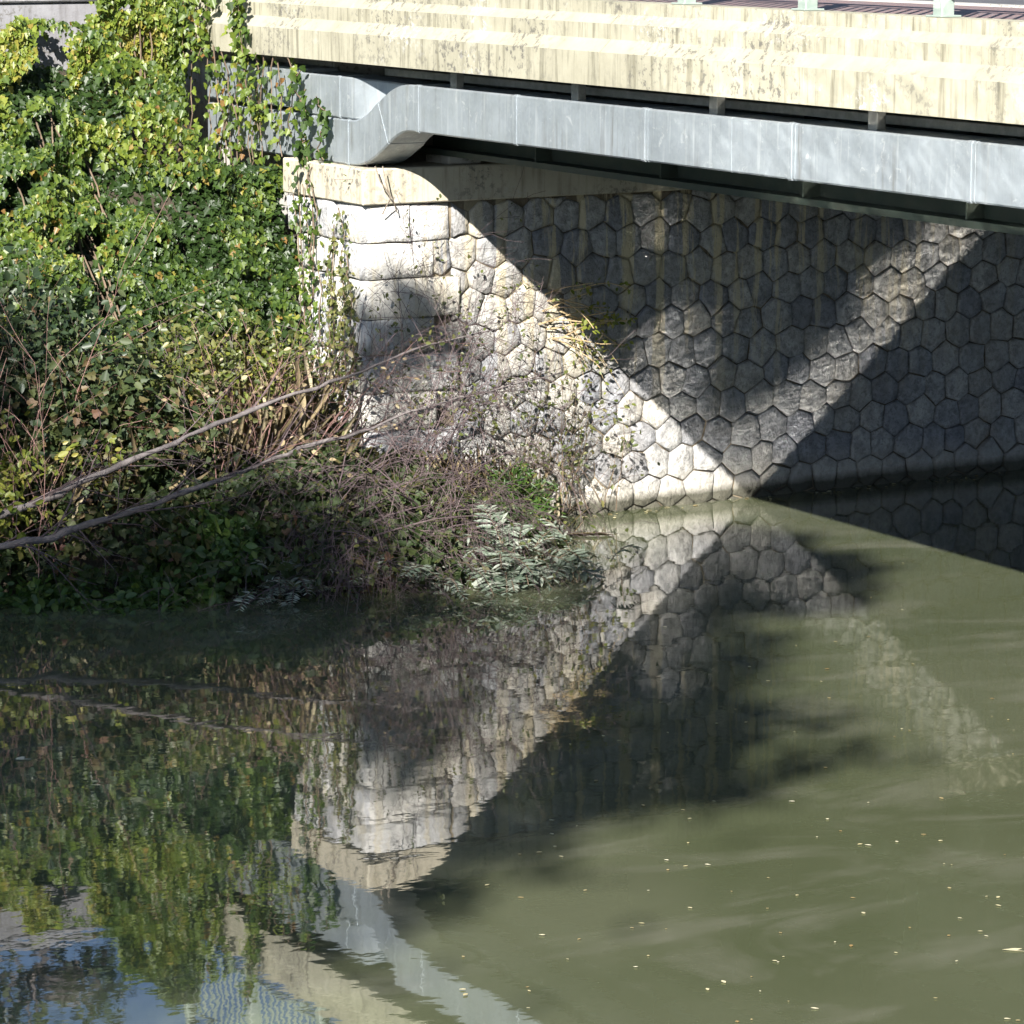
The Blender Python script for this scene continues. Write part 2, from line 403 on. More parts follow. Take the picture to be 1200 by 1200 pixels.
def clip(poly, a, b):        # keep the side of a*x+b>=0   (a: normal 2-vector)
    out = []
    for i in range(len(poly)):
        p, q = poly[i], poly[(i + 1) % len(poly)]
        dp = a[0] * p[0] + a[1] * p[1] + b; dq = a[0] * q[0] + a[1] * q[1] + b
        if dp >= 0: out.append(p)
        if (dp >= 0) != (dq >= 0):
            t = dp / (dp - dq); out.append((p[0] + t * (q[0] - p[0]), p[1] + t * (q[1] - p[1])))
    return out
def inset(poly, d):
    n = len(poly); out = poly
    for i in range(n):
        p, q = poly[i], poly[(i + 1) % n]
        e = (q[0] - p[0], q[1] - p[1]); L = math.hypot(*e)
        if L < 1e-6: continue
        nx, ny = -e[1] / L, e[0] / L
        out = clip(out, (nx, ny), -(nx * p[0] + ny * p[1]) - d)
        if len(out) < 3: return []
    return out
def stone(poly, place, name, m, bulge=.05, join=None):
    """rough-faced block from a counter-clockwise outline; place(u, w, out) puts it on its wall"""
    poly = inset(poly, .006)
    if len(poly) < 3: return None
    # drop tiny edges, add mid points to long ones, roughen
    q = []
    for i, p in enumerate(poly):
        r = poly[(i + 1) % len(poly)]; L = math.hypot(r[0] - p[0], r[1] - p[1])
        if L < .025: continue
        q.append(p)
        if L > .15: q.append(((p[0] + r[0]) / 2 + random.uniform(-.009, .009), (p[1] + r[1]) / 2 + random.uniform(-.009, .009)))
    if len(q) < 4: return None
    n = len(q); cx = sum(p[0] for p in q) / n; cz = sum(p[1] for p in q) / n
    tilt = (random.uniform(-.10, .10), random.uniform(-.10, .10)); lift = random.uniform(-.012, .014)
    def ring(s, out, j):
        r = []
        for u, w in q:
            uu, ww = cx + (u - cx) * s, cz + (w - cz) * s
            r.append(place(uu + random.uniform(-j, j), ww + random.uniform(-j, j), out + lift * (out > 0) + tilt[0] * (uu - cx) * (out > 0) + tilt[1] * (ww - cz) * (out > 0) + random.uniform(-j, j)))
        return r
    v = ring(1, -.05, 0) + ring(1, .010, .002) + ring(.93, bulge * .85, .004) + ring(.55, bulge, .008) + [place(cx, cz, bulge * 1.05 + lift)]
    f = []
    for k in range(3):
        for i in range(n): f.append((k * n + i, k * n + (i + 1) % n, (k + 1) * n + (i + 1) % n, (k + 1) * n + i))
    for i in range(n): f.append((3 * n + i, 3 * n + (i + 1) % n, 4 * n))
    mb = join or MB(); mb.add(v, f)
    return None if join else mb.build(name, m, ab, smooth=True)

front = lambda u, w, o: (u, -o + .0, w)
side = lambda u, w, o: (-o + .0, u, w)
# courses of squared corner stones
course = []; z = 2.783; k = 0
while z > -.25:
    h = .325 + random.uniform(-.03, .03)
    course.append((z - h, z, .60 if k % 2 else .84, .34 if k % 2 else .52)); z -= h; k += 1
for z0, z1, wf, ws in course:
    wf += random.uniform(-.05, .05); split = wf * random.uniform(.5, .62) if wf > .7 else None
    segs = [(.0, split), (split, wf)] if split and z1 > 2.5 else [(.0, wf)]
    for a, b in segs:
        stone([(a, z0), (b, z0), (b, z1), (a, z1)], lambda u, w, o: (u, -o - .012, w), 'quoin', M_quoin, .030)
    edges = [.0, ws, ws + .42, ws + .85, 1.22]
    for a, b in zip(edges[:-1], edges[1:]):
        stone([(-b, z0), (-a, z0), (-a, z1), (-b, z1)], lambda u, w, o: (-o - .004, -u, w), 'side_block', M_quoin, .026)
# hexagonal blocks of the face
DX, DZ = .272, .248
seeds = []
for r in range(-2, 15):
    for cidx in range(-1, 43):
        seeds.append((.15 + cidx * DX + (DX / 2 if r % 2 else 0) + random.uniform(-.058, .058), -.12 + r * DZ + random.uniform(-.05, .05)))
S = np.array(seeds); far = MB(); far.add([(0, .5, 0)], [])
for (sx, sz) in seeds:
    if not (.2 < sx < 11.3 and -.5 < sz < 3.0): continue
    poly = [(max(sx - .6, .2), max(sz - .6, -.42)), (min(sx + .6, 11.3), max(sz - .6, -.42)), (min(sx + .6, 11.3), min(sz + .6, 2.783)), (max(sx - .6, .2), min(sz + .6, 2.783))]
    if poly[0][1] >= poly[2][1] or poly[0][0] >= poly[2][0]: continue
    for (ox, oz) in S[(abs(S[:, 0] - sx) < .95) & (abs(S[:, 1] - sz) < .95)]:
        if ox == sx and oz == sz: continue
        n2 = (sx - ox, sz - oz); b = -(n2[0] * (sx + ox) / 2 + n2[1] * (sz + oz) / 2)
        poly = clip(poly, n2, b)
        if len(poly) < 3: break
    if len(poly) < 3: continue
    area = .5 * abs(sum(poly[i][0] * poly[(i + 1) % len(poly)][1] - poly[(i + 1) % len(poly)][0] * poly[i][1] for i in range(len(poly))))
    cxx = sum(p[0] for p in poly) / len(poly); czz = sum(p[1] for p in poly) / len(poly)
    if area < .012 or max(p[1] for p in poly) < .0: continue
    inq = [c_ for c_ in course if c_[0] <= czz <= c_[1]]
    if inq and max(p[0] for p in poly) < inq[0][2]: continue
    if inq:                       # butt against the corner stone of this course
        poly = clip(poly, (1, 0), -(inq[0][2] - .03))
        if len(poly) < 3: continue
    stone(poly, front, 'stone', M_stone, .023, far if sx > 7.4 else None)
far.v[0] = far.v[1]
far.build('far_stones', M_stone, ab, smooth=True, kind='stuff')

# ------------------------------------------------------------------ bridge
bd = thing('road_bridge', 'road bridge with stepped lichen-stained concrete edge above galvanised ducts', 'bridge')
W = 11.0
prof = [(-.08, 3.955), (-.08, 4.195), (-.07, 4.205), (.005, 4.278), (.01, 4.285), (.01, 4.395), (.02, 4.402), (.075, 4.452), (.08, 4.46), (.08, 4.548), (.30, 4.548), (.30, 4.20), (.50, 4.20), (.50, 3.985), (.06, 3.955)]
joints = [5.2, 1.13, -3.9, -8.95, -14.0, -17.4]
for a, b in zip(joints[:-1], joints[1:]):
    extrude_y(prof, b + .006, a - .006).build('edge_beam', M_fascia, bd)
MB().box(W - .4, W, -17.4, 9, 3.95, 4.55, .02).build('edge_beam', M_fascia, bd)
MB().box(.503, W - .403, -17.4, 1.6, 4.02, 4.25).build('deck_slab', M_plain, bd)
for gxx in (.95, 2.95, 4.75, 6.55, 8.4, 10.2):
    g = MB().box(gxx - .012, gxx + .012, -17.2, .55, 3.215, 3.97).box(gxx - .17, gxx + .17, -17.2, .55, 3.97, 4.018).box(gxx - .17, gxx + .17, -17.2, .55, 3.165, 3.213).build('girder', M_girder, bd)
    MB().box(gxx - .16, gxx + .16, -.0, .4, 3.093, 3.163, .01).build('bearing', M_plain, bd)
    for yy in np.arange(-16.5, .3, 1.88):
        MB().box(gxx - .16, gxx - .014, yy - .008, yy + .008, 3.217, 3.967).build('stiffener', M_girder, g)
for yy in np.arange(-16.0, 0, 3.76):
    MB().box(.97, 10.18, yy - .05, yy + .05, 3.45, 3.85).build('cross_beam', M_girder, bd)
MB().box(.47, W + .3, 1.47, 60, -1, 3.94).build('approach_fill', M_plain, bd)
MB().box(.305, W - .405, -17.4, 60, 4.252, 4.40).build('road_surface', M_asphalt, bd)
MB().box(.303, 2.0, -17.4, 60, 4.403, 4.535).build('pavement', M_paving, bd)
MB().box(2.003, 2.16, -17.4, 60, 4.403, 4.55, .015).build('kerb', M_plain, bd)
MB().box(-.0, 11.3, -20, -17.42, -1, 4.4).build('near_pier', M_plain, bd)
# hangers between deck edge and duct, at the spacing seen
for yy in (-1.36, -3.24, -5.12, -7.0, -8.88, -10.76, -12.6, -14.5):
    MB().box(.10, .17, yy - .05, yy + .05, 3.80, 3.99, .004).build('hanger', M_hanger, bd)
MB().box(.30, .34, -16, .2, 3.84, 3.90, .004).build('runner_rail', M_hanger, bd)

# railing on the deck edge
rl = thing('bridge_railing', 'pale green bridge railing, post feet showing at the upper right', 'railing')
posts = [-7.61 - 1.49 * i for i in range(7)] + [-7.61 + 1.49 * i for i in range(1, 9)]
for yy in posts:
    MB().box(.14, .24, yy - .05, yy + .05, 4.55, 5.62, .008).build('post', M_rail, rl)
    MB().box(.11, .27, yy - .08, yy + .08, 4.549, 4.562, .003).build('base_plate', M_rail, rl)
y0, y1 = min(posts), max(posts)
MB().box(.13, .25, y0, y1, 5.623, 5.70, .012).build('top_rail', M_rail, rl)
MB().box(.165, .215, y0, y1, 4.69, 4.735, .006).build('bottom_rail', M_rail, rl)
MB().box(.165, .215, y0, y1, 5.43, 5.475, .006).build('middle_rail', M_rail, rl)
bal = MB().box(.18, .20, -.011, .011, 4.736, 5.429).mesh('baluster')
bal.materials.append(M_rail)
yy = y0 + .12
while yy < y1:
    if min(abs(yy - p) for p in posts) > .07:
        o = obj('baluster', bal, None, rl); o.location = (0, yy, 0)
    yy += .124

# ------------------------------------------------------------------ ducts
def rect_sweep(path, hx0, hx1, h, grow=0.0):
    """rectangular duct along (y, zbottom, xshift) stations"""
    mb = MB(); n = 8; b = .012; vv = []
    for i, (y, z, dx) in enumerate(path):
        p = path[max(i - 1, 0)]; q = path[min(i + 1, len(path) - 1)]
        ty, tz = q[0] - p[0], q[1] - p[1]; L = math.hypot(ty, tz); ty /= L; tz /= L
        if ty > 0: ty, tz = -ty, -tz
        ny, nz = tz, -ty                    # up normal of the path
        if nz < 0: ny, nz = -ny, -nz
        x0, x1 = hx0 + dx - grow, hx1 + dx + grow; lo, hi = -h / 2 - grow, h / 2 + grow
        cyy, cz = y, z + h / 2
        for x, s in ((x0, lo + b), (x0, hi - b), (x0 + b, hi), (x1 - b, hi), (x1, hi - b), (x1, lo + b), (x1 - b, lo), (x0 + b, lo)):
            vv.append((x, cyy + ny * s, cz + nz * s))
    f = [(i * n + j, i * n + (j + 1) % n, (i + 1) * n + (j + 1) % n, (i + 1) * n + j) for i in range(len(path) - 1) for j in range(n)]
    f += [tuple(range(n)), tuple(reversed(range((len(path) - 1) * n, len(path) * n)))]
    return mb.add(vv, f)
def sm(t): return t * t * t * (t * (6 * t - 15) + 10)
DX0, DX1, DH = .045, .40, .375
d1 = thing('front_cable_duct', 'galvanised cable duct along the bridge edge with an upward S-bend', 'duct')
seams = [-.86, -2.45, -4.30, -6.15, -8.10, -10.0, -11.9, -13.8, -15.7]
ZL, ZH = 3.095, 3.437
bend = [(.38 + (-.80 - .38) * t, ZL + (ZH - ZL) * sm(t), 0) for t in np.linspace(0, 1, 25)]
rect_sweep([(3.2, ZL, 0), (1.8, ZL, 0), (.43, ZL, 0), (.385, ZL, 0)], DX0, DX1, DH).build('low_panel', M_duct, d1)
rect_sweep(bend[:13], DX0, DX1, DH).build('bend_panel', M_duct, d1)
rect_sweep(bend[12:] + [(-.855, ZH, 0)], DX0, DX1, DH).build('bend_panel', M_duct, d1)
for a, b in zip(seams[:-1], seams[1:]):
    rect_sweep([(a - .005, ZH, 0), (b + .005, ZH, 0)], DX0, DX1, DH).build('panel', M_duct, d1)
for s in seams[:-1]:
    rect_sweep([(s + .022, ZH, 0), (s - .022, ZH, 0)], DX0, DX1, DH, .005).build('seam_band', M_duct, d1)
    if s < -4: rect_sweep([(s - .055, ZH, 0), (s - .062, ZH, 0)], DX0, DX1, DH, .003).build('seam_lip', M_duct, d1)
rect_sweep([(-5.43, ZH, 0), (-5.445, ZH, 0)], DX0, DX1, DH, .002).build('seam_lip', M_duct, d1)
rect_sweep([(.41, ZL, 0), (.37, ZL, 0)], DX0, DX1, DH, .005).build('seam_band', M_duct, d1)
rect_sweep([(1.85, ZL, 0), (1.81, ZL, 0)], DX0, DX1, DH, .005).build('seam_band', M_duct, d1)
rect_sweep(bend[11:14], DX0, DX1, DH, .003).build('seam_lip', M_duct, d1)

d2 = thing('rear_cable_duct', 'second galvanised duct, upper at the left, dipping behind the front duct', 'duct')
UZ, UL = 3.478, 3.40
b2 = [(.50 + (-.75 - .50) * t, UZ + (UL - UZ) * sm(t), .42 * sm(min(1, t * 1.15))) for t in np.linspace(0, 1, 13)]
rect_sweep([(1.26, UZ, 0), (.80, UZ, 0), (.56, UZ, 0), (.505, UZ, 0)], DX0, DX1, .345).build('panel', M_duct, d2)
rect_sweep([(3.2, UZ + .035, 0), (1.5, UZ + .035, 0), (1.27, UZ + .03, 0)], DX0, DX1, .345).build('panel', M_duct, d2)
rect_sweep(b2, DX0, DX1, .345).build('bend_panel', M_duct, d2)
for a, b in zip([-.755] + seams[1:-1], seams[1:]):
    rect_sweep([(a - .003, UL, .42), (b + .003, UL, .42)], DX0, DX1, .345).build('panel', M_duct, d2)
rect_sweep([(.56, UZ, 0), (.52, UZ, 0)], DX0, DX1, .345, .005).build('seam_band', M_duct, d2)

cb = MB()
p0 = np.array([.02, -.16, 3.12])
for k, sw in ((0, .05), (1, -.02)):
    cb.tube([p0 + np.array([.0 + .06 * k, -.02 * k, 0]), p0 + np.array([.03 + .05 * k, -.03, -.12]), p0 + np.array([.10 + .05 * k + sw, -.02, -.27]), p0 + np.array([.13 + sw * 2, .05, -.40])], .006, 4)
cb.build('loose_cable', M_cable, label='thin loose cable hanging from the duct over the stone shelf', cat='cable')

# ------------------------------------------------------------------ plants
def grow(mb, p, d, length, r, depth, spots, droop=.0, wob=.25, split=(2, 4), n=4, minr=.0016, seg=6):
    p = np.array(p, float); d = np.array(d, float); d /= np.linalg.norm(d)
    pts = [p.copy()]; rad = [r]
    for i in range(seg):
        d = d + rng.normal(size=3) * wob / seg ** .5 * .6 + np.array([0, 0, -droop / seg]); d /= np.linalg.norm(d)
        p = p + d * length / seg; pts.append(p.copy()); rad.append(max(minr, r * (1 - .8 * (i + 1) / seg)))
        if depth > 0 and i >= 1:
            for _ in range(rng.integers(split[0], split[1] + 1) if i % 2 == 0 else 1):
                q = d + rnd_dirs(1)[0] * .9; grow(mb, p, q, length * rng.uniform(.35, .6), max(minr, rad[-1] * .6), depth - 1, spots, droop, wob, split, 3, minr, max(3, seg - 2))
        if spots is not None and depth == 0: spots.append((p.copy(), d.copy()))
    if spots is not None and depth > 0: spots.append((p.copy(), d.copy()))
    mb.tube(pts, rad, n)

def foliage(spots, per, size, m, name, parent, shape='oval', jit=.05, up=.3, tint=None, face=(0, -.4, .3)):
    P = np.array([s[0] for s in spots]); D = np.array([s[1] for s in spots])
    P = np.repeat(P, per, 0); D = np.repeat(D, per, 0); n = len(P)
    P = P + rng.normal(size=(n, 3)) * jit
    nr = rnd_dirs(n) * .8 + np.array(face) + np.array([0, 0, up])
    tp = D * .6 + rnd_dirs(n) * .9 + np.array([0, 0, -.35])
    tn = rng.beta(1.6, 1.8, n) if tint is None else tint(n)
    return obj(name, leaf_mesh(name, P, nr, tp, size * rng.uniform(.6, 1.25, n), tn, shape), m, parent, kind='stuff')

def shrub(name, label, base, spread, height, stems, m_leaf, m_stem, size, shape='oval', per=3, depth=1, lean=(0, 0), droop=.2, group=None, cat='shrub', r=.012, jit=.05, base_r=.12, face=(0, -.4, .3), tint=None):
    t = thing(name, label, cat, group); mb = MB(); spots = []
    base = np.array(base, float)
    for i in range(stems):
        a = rng.uniform(0, 2 * math.pi); k = rng.uniform(.2, 1)
        d = np.array([math.cos(a) * spread * k + lean[0], math.sin(a) * spread * .8 * k + lean[1], height * rng.uniform(.6, 1)])
        L = np.linalg.norm(d)
        b = base + np.array([math.cos(a), math.sin(a), 0]) * base_r * k
        b[2] = max(float(bank_z(b[0], b[1])), -.05) - .03 if base[2] < -5 else base[2]
        grow(mb, b, d, L, r, depth, spots, droop)
    mb.build('stem', m_stem, t, kind='stuff')
    if per and m_leaf is not None: foliage(spots, per, size, m_leaf, 'foliage', t, shape, jit, face=face, tint=tint)
    return t
GROUND = -9.0          # stand the stems on the bank

# --- the great ivy over the revetment
def ivy_curtain():
    t = thing('ivy', 'big sunlit mass of ivy covering the bank wall at upper left', 'ivy')
    n = 125000
    X = rng.uniform(-6.2, .02, n); Z = rng.uniform(.55, 5.0, n)
    crest = np.interp(X, [-6.2, -2.6, -1.9, -1.6, -1.2, -.9, -.6, -.35, 0], [3.75, 3.8, 3.85, 4.0, 4.1, 3.3, 2.95, 2.92, 2.9])
    P = np.stack([X, 0 * X, Z], -1)
    crest = crest + (vnoise(P, 2.6, 11) - .5) * .35
    keep = Z < crest
    X, Z, P = X[keep], Z[keep], P[keep]; n = len(X)
    lump = vnoise(P, 1.5, 21) * .55 + vnoise(P, 3.6, 22) * .32 + vnoise(P, 8.5, 23) * .16
    belly = .60 * np.clip(-X / .8, .2, 1) * np.clip((4.9 - Z) / 1.0, .3, 1)
    th = .05 + belly * (np.clip(lump, .22, 1) - .22) * 2.3
    back = rng.exponential(.06, n) + .05 * (vnoise(P, 14, 24) - .5)
    kk = np.interp(X, [-1.3, -.7], [.976, .35]); Y = .9 + (Z - .85) * kk - th * .72 + back * .7; Zs = Z + th * .5 - back * .6
    # ragged right edge and thin places
    hole = vnoise(P, 2.3, 31) * .6 + vnoise(P, 6.0, 32) * .4
    keep = hole > np.interp(X, [-1.1, -.45, -.12, .02], [.36, .34, .36, .55])
    X, Y, Z, Zs, P, lump = X[keep], Y[keep], Z[keep], Zs[keep], P[keep], lump[keep]; n = len(X)
    pos = np.stack([X, Y, Zs], -1)
    e = .06
    def hgt(q): return vnoise(q, 1.5, 21) * .55 + vnoise(q, 3.6, 22) * .32 + vnoise(q, 8.5, 23) * .16
    gx_ = (hgt(P + [e, 0, 0]) - hgt(P - [e, 0, 0])) / (2 * e); gz_ = (hgt(P + [0, 0, e]) - hgt(P - [0, 0, e])) / (2 * e)
    nr = np.stack([-gx_ * .35, -np.ones(n), -gz_ * .35 + .6], -1) + rnd_dirs(n) * .75
    tp = np.stack([rng.normal(0, .55, n), rng.normal(0, .3, n) - .25, -np.ones(n)], -1)
    pat = vnoise(P, 1.1, 41) * .6 + vnoise(P, 3.0, 42) * .4
    warm = np.interp(Z, [.8, 1.6, 3.0, 4.2], [-.14, -.08, .0, .07])
    tint = np.clip(.48 + (pat - .5) * 1.3 + (lump - .5) * .5 + warm + rng.normal(0, .17, n), 0, .93)
    brown = rng.random(n) < .015 + .05 * (vnoise(P, 1.9, 43) > .68); tint[brown] = rng.uniform(.93, 1, brown.sum())
    obj('foliage', leaf_mesh('foliage', pos, nr, tp, (.026 + .075 * rng.beta(1.3, 2.4, n)), tint, 'ivy'), M_ivy, t, kind='stuff')
    mb = MB()
    for i in range(60):
        x = rng.uniform(-5, -.1); top = rng.uniform(2.2, 3.7)
        pts = []; xx = x
        for k in range(9):
            xx += rng.normal(0, .05); zz = .5 + (top - .5) * k / 8; pts.append((xx, .85 + (zz - .85) * .976 - .22 * rng.random(), zz))
        mb.tube(pts, .009, 4)
    mb.build('stem', M_vine, t, kind='stuff')
    n = 32000                                    # leaves close to the ground, tinted dark as the shade in the ivy's gaps
    X = rng.uniform(-5, -.05, n); Z = rng.uniform(.6, 3.75, n); Y = .9 + (Z - .85) * np.interp(X, [-1.3, -.7], [.976, .35]); Z = np.where(X > -1, np.minimum(Z, 2.9), Z)
    obj('shade_tinted_foliage', leaf_mesh('shade_tinted_foliage', np.stack([X, Y - .02 * rng.random(n), Z + .02 + .05 * rng.random(n)], -1), np.array([0, -.7, .7]) + rnd_dirs(n) * .6, rnd_dirs(n) + np.array([0, -.4, -.6]), rng.uniform(.05, .09, n), rng.uniform(0, .18, n), 'ivy'), M_ivy, t, kind='stuff')
ivy_curtain()
def ivy_upper():
    t = thing('ivy', 'ivy heap at the top edge, climbing over the bridge end', 'ivy')
    n = 14000
    X = rng.uniform(-1.25, -.14, n); Z = rng.uniform(3.0, 5.2, n); P = np.stack([X, 0 * X + 5, Z], -1)
    k = Z < np.interp(X, [-1.25, -1.0, -.7, -.5, -.14], [4.1, 4.5, 4.8, 5.1, 5.0]) + (vnoise(P, 2.6, 61) - .5) * .4
    k &= (vnoise(P, 2.4, 62) * .6 + vnoise(P, 6, 63) * .4) > .22
    X, Z, P = X[k], Z[k], P[k]; n = len(X)
    lump = vnoise(P, 1.6, 64) * .5 + vnoise(P, 4, 65) * .35 + vnoise(P, 9, 66) * .15
    Y = 3.35 - .6 * (lump - .15) * np.interp(X, [-1.2, -.14], [1, .5]) + rng.exponential(.06, n)
    nr = np.stack([-.25 * np.ones(n), -np.ones(n), .35 * np.ones(n)], -1) + rnd_dirs(n) * .8
    tp = np.stack([rng.normal(0, .55, n), rng.normal(0, .3, n) - .25, -np.ones(n)], -1)
    tint = np.clip(.56 + (vnoise(P, 2.0, 67) - .5) * .9 + rng.normal(0, .17, n), 0, .95)
    obj('foliage', leaf_mesh('foliage', np.stack([X, Y, Z], -1), nr, tp, rng.uniform(.03, .07, n), tint, 'ivy'), M_ivy, t, kind='stuff')
    mb = MB()
    for i in range(5):
        x = rng.uniform(-1.1, -.2); mb.tube([(x + rng.normal(0, .04), 3.24 - .1 * rng.random(), 2.7 + 1.9 * q / 6) for q in range(7)], .008, 4)
    mb.build('stem', M_vine, t, kind='stuff')
ivy_upper()

def strand(name, label, path, dens, size, m=M_ivy, cat='ivy', spread=.05, r=.006, face=(-.8, -.5, .3), group=None, tint=None):
    """hanging stems with leaves along them; path is a list of polylines"""
    t = thing(name, label, cat, group); mb = MB(); P = []
    for pl in path:
        pl = [np.array(p, float) for p in pl]
        mb.tube(pl, r, 4)
        for a, b in zip(pl[:-1], pl[1:]):
            k = max(1, int(np.linalg.norm(b - a) * dens))
            for q in range(k): P.append(a + (b - a) * rng.random())
    mb.build('stem', M_vine, t, kind='stuff')
    P = np.array(P); n = len(P); P = P + rng.normal(size=(n, 3)) * spread * np.array([.7, 1, 1])
    nr = np.array(face) + rnd_dirs(n) * .7; tp = rnd_dirs(n) * .6 + np.array([0, 0, -.9])
    tn = np.clip(rng.normal(.6, .2, n), 0, 1) if tint is None else tint(n)
    obj('foliage', leaf_mesh('foliage', P, nr, tp, size * rng.uniform(.6, 1.2, n), tn, 'ivy'), m, t, kind='stuff')
    return t
def fall(y, z0, z1, x=-.12, wob=.05, k=7):
    out = []; yy = y
    for i in range(k):
        yy += rng.normal(0, wob); out.append((x - rng.random() * .05, yy, z0 + (z1 - z0) * i / (k - 1)))
    return out
strand('ivy_strand', 'thin ivy trailing over the yellowish concrete edge near the ivy mass', [fall(2.05, 4.75, 4.0), fall(2.15, 4.7, 3.5, -.14), fall(3.05, 4.8, 3.9, -.16), fall(3.2, 4.8, 3.8, -.16), fall(3.4, 4.8, 3.7, -.16), fall(2.7, 4.6, 3.9)], 85, .075, spread=.045)
strand('ivy_strand', 'yellow-green ivy draped across the left end of the ducts', [fall(y, z, z2, -.02 - .05 * rng.random()) for y, z, z2 in
       ((3.1, 4.1, 3.0), (2.9, 4.0, 2.9), (2.7, 4.0, 3.0), (2.5, 3.95, 2.9), (2.3, 4.0, 3.1), (2.1, 4.0, 3.0), (1.95, 3.95, 3.3), (1.8, 4.0, 3.0), (1.65, 3.95, 3.4), (1.5, 3.9, 3.1), (1.3, 3.95, 3.3), (2.0, 3.6, 2.9), (2.4, 3.6, 2.9), (2.8, 3.6, 2.9))], 31, .07, spread=.06)
strand('ivy_strand', 'dark ivy sprigs hanging in front of the duct by the bend', [fall(y, z, z2, -.04) for y, z, z2 in ((1.05, 3.85, 3.5), (1.0, 3.7, 3.1), (.72, 3.65, 3.5), (.62, 3.4, 3.12), (.85, 3.3, 3.1))], 40, .095, spread=.04, tint=lambda n: np.clip(rng.normal(.3, .12, n), 0, 1))
strand('ivy_strand', 'ivy creeping down the white side wall beneath the duct', [fall(y, z, z2, -.05, .04) for y, z, z2 in ((1.1, 3.0, 1.2), (1.0, 2.9, 1.4), (.95, 3.0, 2.2), (.8, 2.7, 1.6), (1.15, 2.8, .9), (.7, 2.2, 1.1), (1.0, 2.0, .9), (.85, 3.05, 2.6))], 30, .06, spread=.05, tint=lambda n: np.clip(rng.normal(.42, .2, n), 0, 1))
strand('creeper', 'brown withered creeper with a few green leaves near the abutment corner', [fall(y, z, z2, -.06, .03) for y, z, z2 in ((.32, 2.75, 1.4), (.40, 2.6, 1.3), (.5, 2.4, 1.2), (.22, 2.4, 1.5), (.12, 2.2, 1.3), (.45, 2.0, .9), (.3, 1.9, 1.0))], 60, .05, m=M_olive, spread=.04, cat='creeper', tint=lambda n: rng.random(n))

# --- bank plants
def pxbase(x, y, Y):
    p = at(x, y, Y); return np.array([p[0], p[1], GROUND])
shrub('shrub', 'dark bluish-leaved shrub in the shade at the left edge', (-2.75, .55, GROUND), .6, 1.55, 15, M_dark, M_vine, .085, 'oval', 4, 1, (0, -.1), .3, r=.012, jit=.09)
shrub('shrub', 'bushy yellow-green shrub low at the left edge', (-3.75, -.35, GROUND), .55, 1.05, 26, M_yellowgreen, M_vine, .075, 'oval', 4, 1, (.05, -.1), .3, jit=.06)
shrub('shrub', 'dark leafy shrub below the ivy, behind the upper bare branch', (-2.3, .3, GROUND), .6, 1.0, 22, M_litter, M_vine, .08, 'ivy', 5, 1, (0, -.1), .4, jit=.08)
shrub('shrub', 'mixed olive shrub tangled with dry stems left of the abutment corner', (-1.25, .35, GROUND), .55, 1.0, 22, M_olive, M_twig, .065, 'oval', 3, 1, (.05, -.1), .3, jit=.07)
shrub('shrub', 'pale yellowish bush between the ivy and the white side wall', (-1.0, .5, GROUND), .35, .85, 14, M_yellowgreen, M_twig, .06, 'oval', 3, 1, (.05, -.1), .2, jit=.06)
for x, Y, lab, h in ((-3.25, -1.05, 'fresh green low plant at the water edge, leftmost under the branches', .16), (-2.55, -1.45, 'fresh green clump above the dark water below the lower branch', .18), (-2.0, -1.25, 'bright green tuft under the lower bare branch', .26)):
    shrub('leafy_plant', lab, (x, Y, GROUND), .35, h, 22, M_fresh, M_vine, .08, 'oval', 4, 1, (0, -.12), .5, group='green plants along the water edge', cat='plant', r=.006, jit=.05)
shrub('leafy_plant', 'small green shoots beside the water below the white wall', (.85, -.95, GROUND), .18, .42, 10, M_fresh, M_vine, .07, 'lance', 4, 1, (0, -.08), .4, group='green plants along the water edge', cat='plant', r=.005, jit=.04)

def frond_plant(name, label, base, nf, length, lean, m, group=None):
    t = thing(name, label, 'fern', group); mb = MB(); P = []; NR = []; TP = []; SZ = []
    base = np.array([*base, 0.0], float); base[2] = max(float(bank_z(base[0], base[1])), 0) + .12
    for i in range(nf):
        a = rng.uniform(0, 2 * math.pi); L = length * rng.uniform(.6, 1.1)
        d = np.array([math.cos(a) * .8 + lean[0], math.sin(a) * .8 + lean[1], rng.uniform(.2, 1.0)]); d /= np.linalg.norm(d)
        p = base + rng.normal(size=3) * [.22, .16, .05]; pts = [p.copy()]
        K = 13; sidev = np.cross(d, (0, 0, 1)); sidev /= np.linalg.norm(sidev)
        for k in range(K):
            d = d + np.array([0, 0, -.10]); d /= np.linalg.norm(d); p = p + d * L / K; pts.append(p.copy())
            nn = np.cross(sidev, d)
            for s in (-1, 1):
                P.append(p.copy()); NR.append(nn + rng.normal(size=3) * .25); TP.append(sidev * s + d * .45 + rng.normal(size=3) * .12); SZ.append(L * .26 * math.sin(.35 + 2.5 * k / K))
        mb.tube(pts, [.004] * len(pts), 3)
    mb.build('stem', M_vine, t, kind='stuff')
    n = len(P)
    obj('foliage', leaf_mesh('foliage', np.array(P), np.array(NR), np.array(TP), np.array(SZ), np.clip(rng.normal(.6, .25, n), 0, 1), 'lance', .15, .1), m, t, kind='stuff')
frond_plant('silvery_fern', 'silvery feather-leaved plant overhanging the water, largest of its kind', (.2, -2.12), 50, .56, (.2, -.45), M_silver, 'silvery feather-leaved plants')
frond_plant('silvery_fern', 'dull silvery feather-leaved plant under the twigs, left of the brightest one', (-.65, -2.1), 26, .40, (.1, -.5), M_silver, 'silvery feather-leaved plants')
frond_plant('silvery_fern', 'small silvery feather-leaved plant lowest at the water below the bare branches', (-1.75, -1.95), 22, .32, (-.1, -.5), M_silver, 'silvery feather-leaved plants')

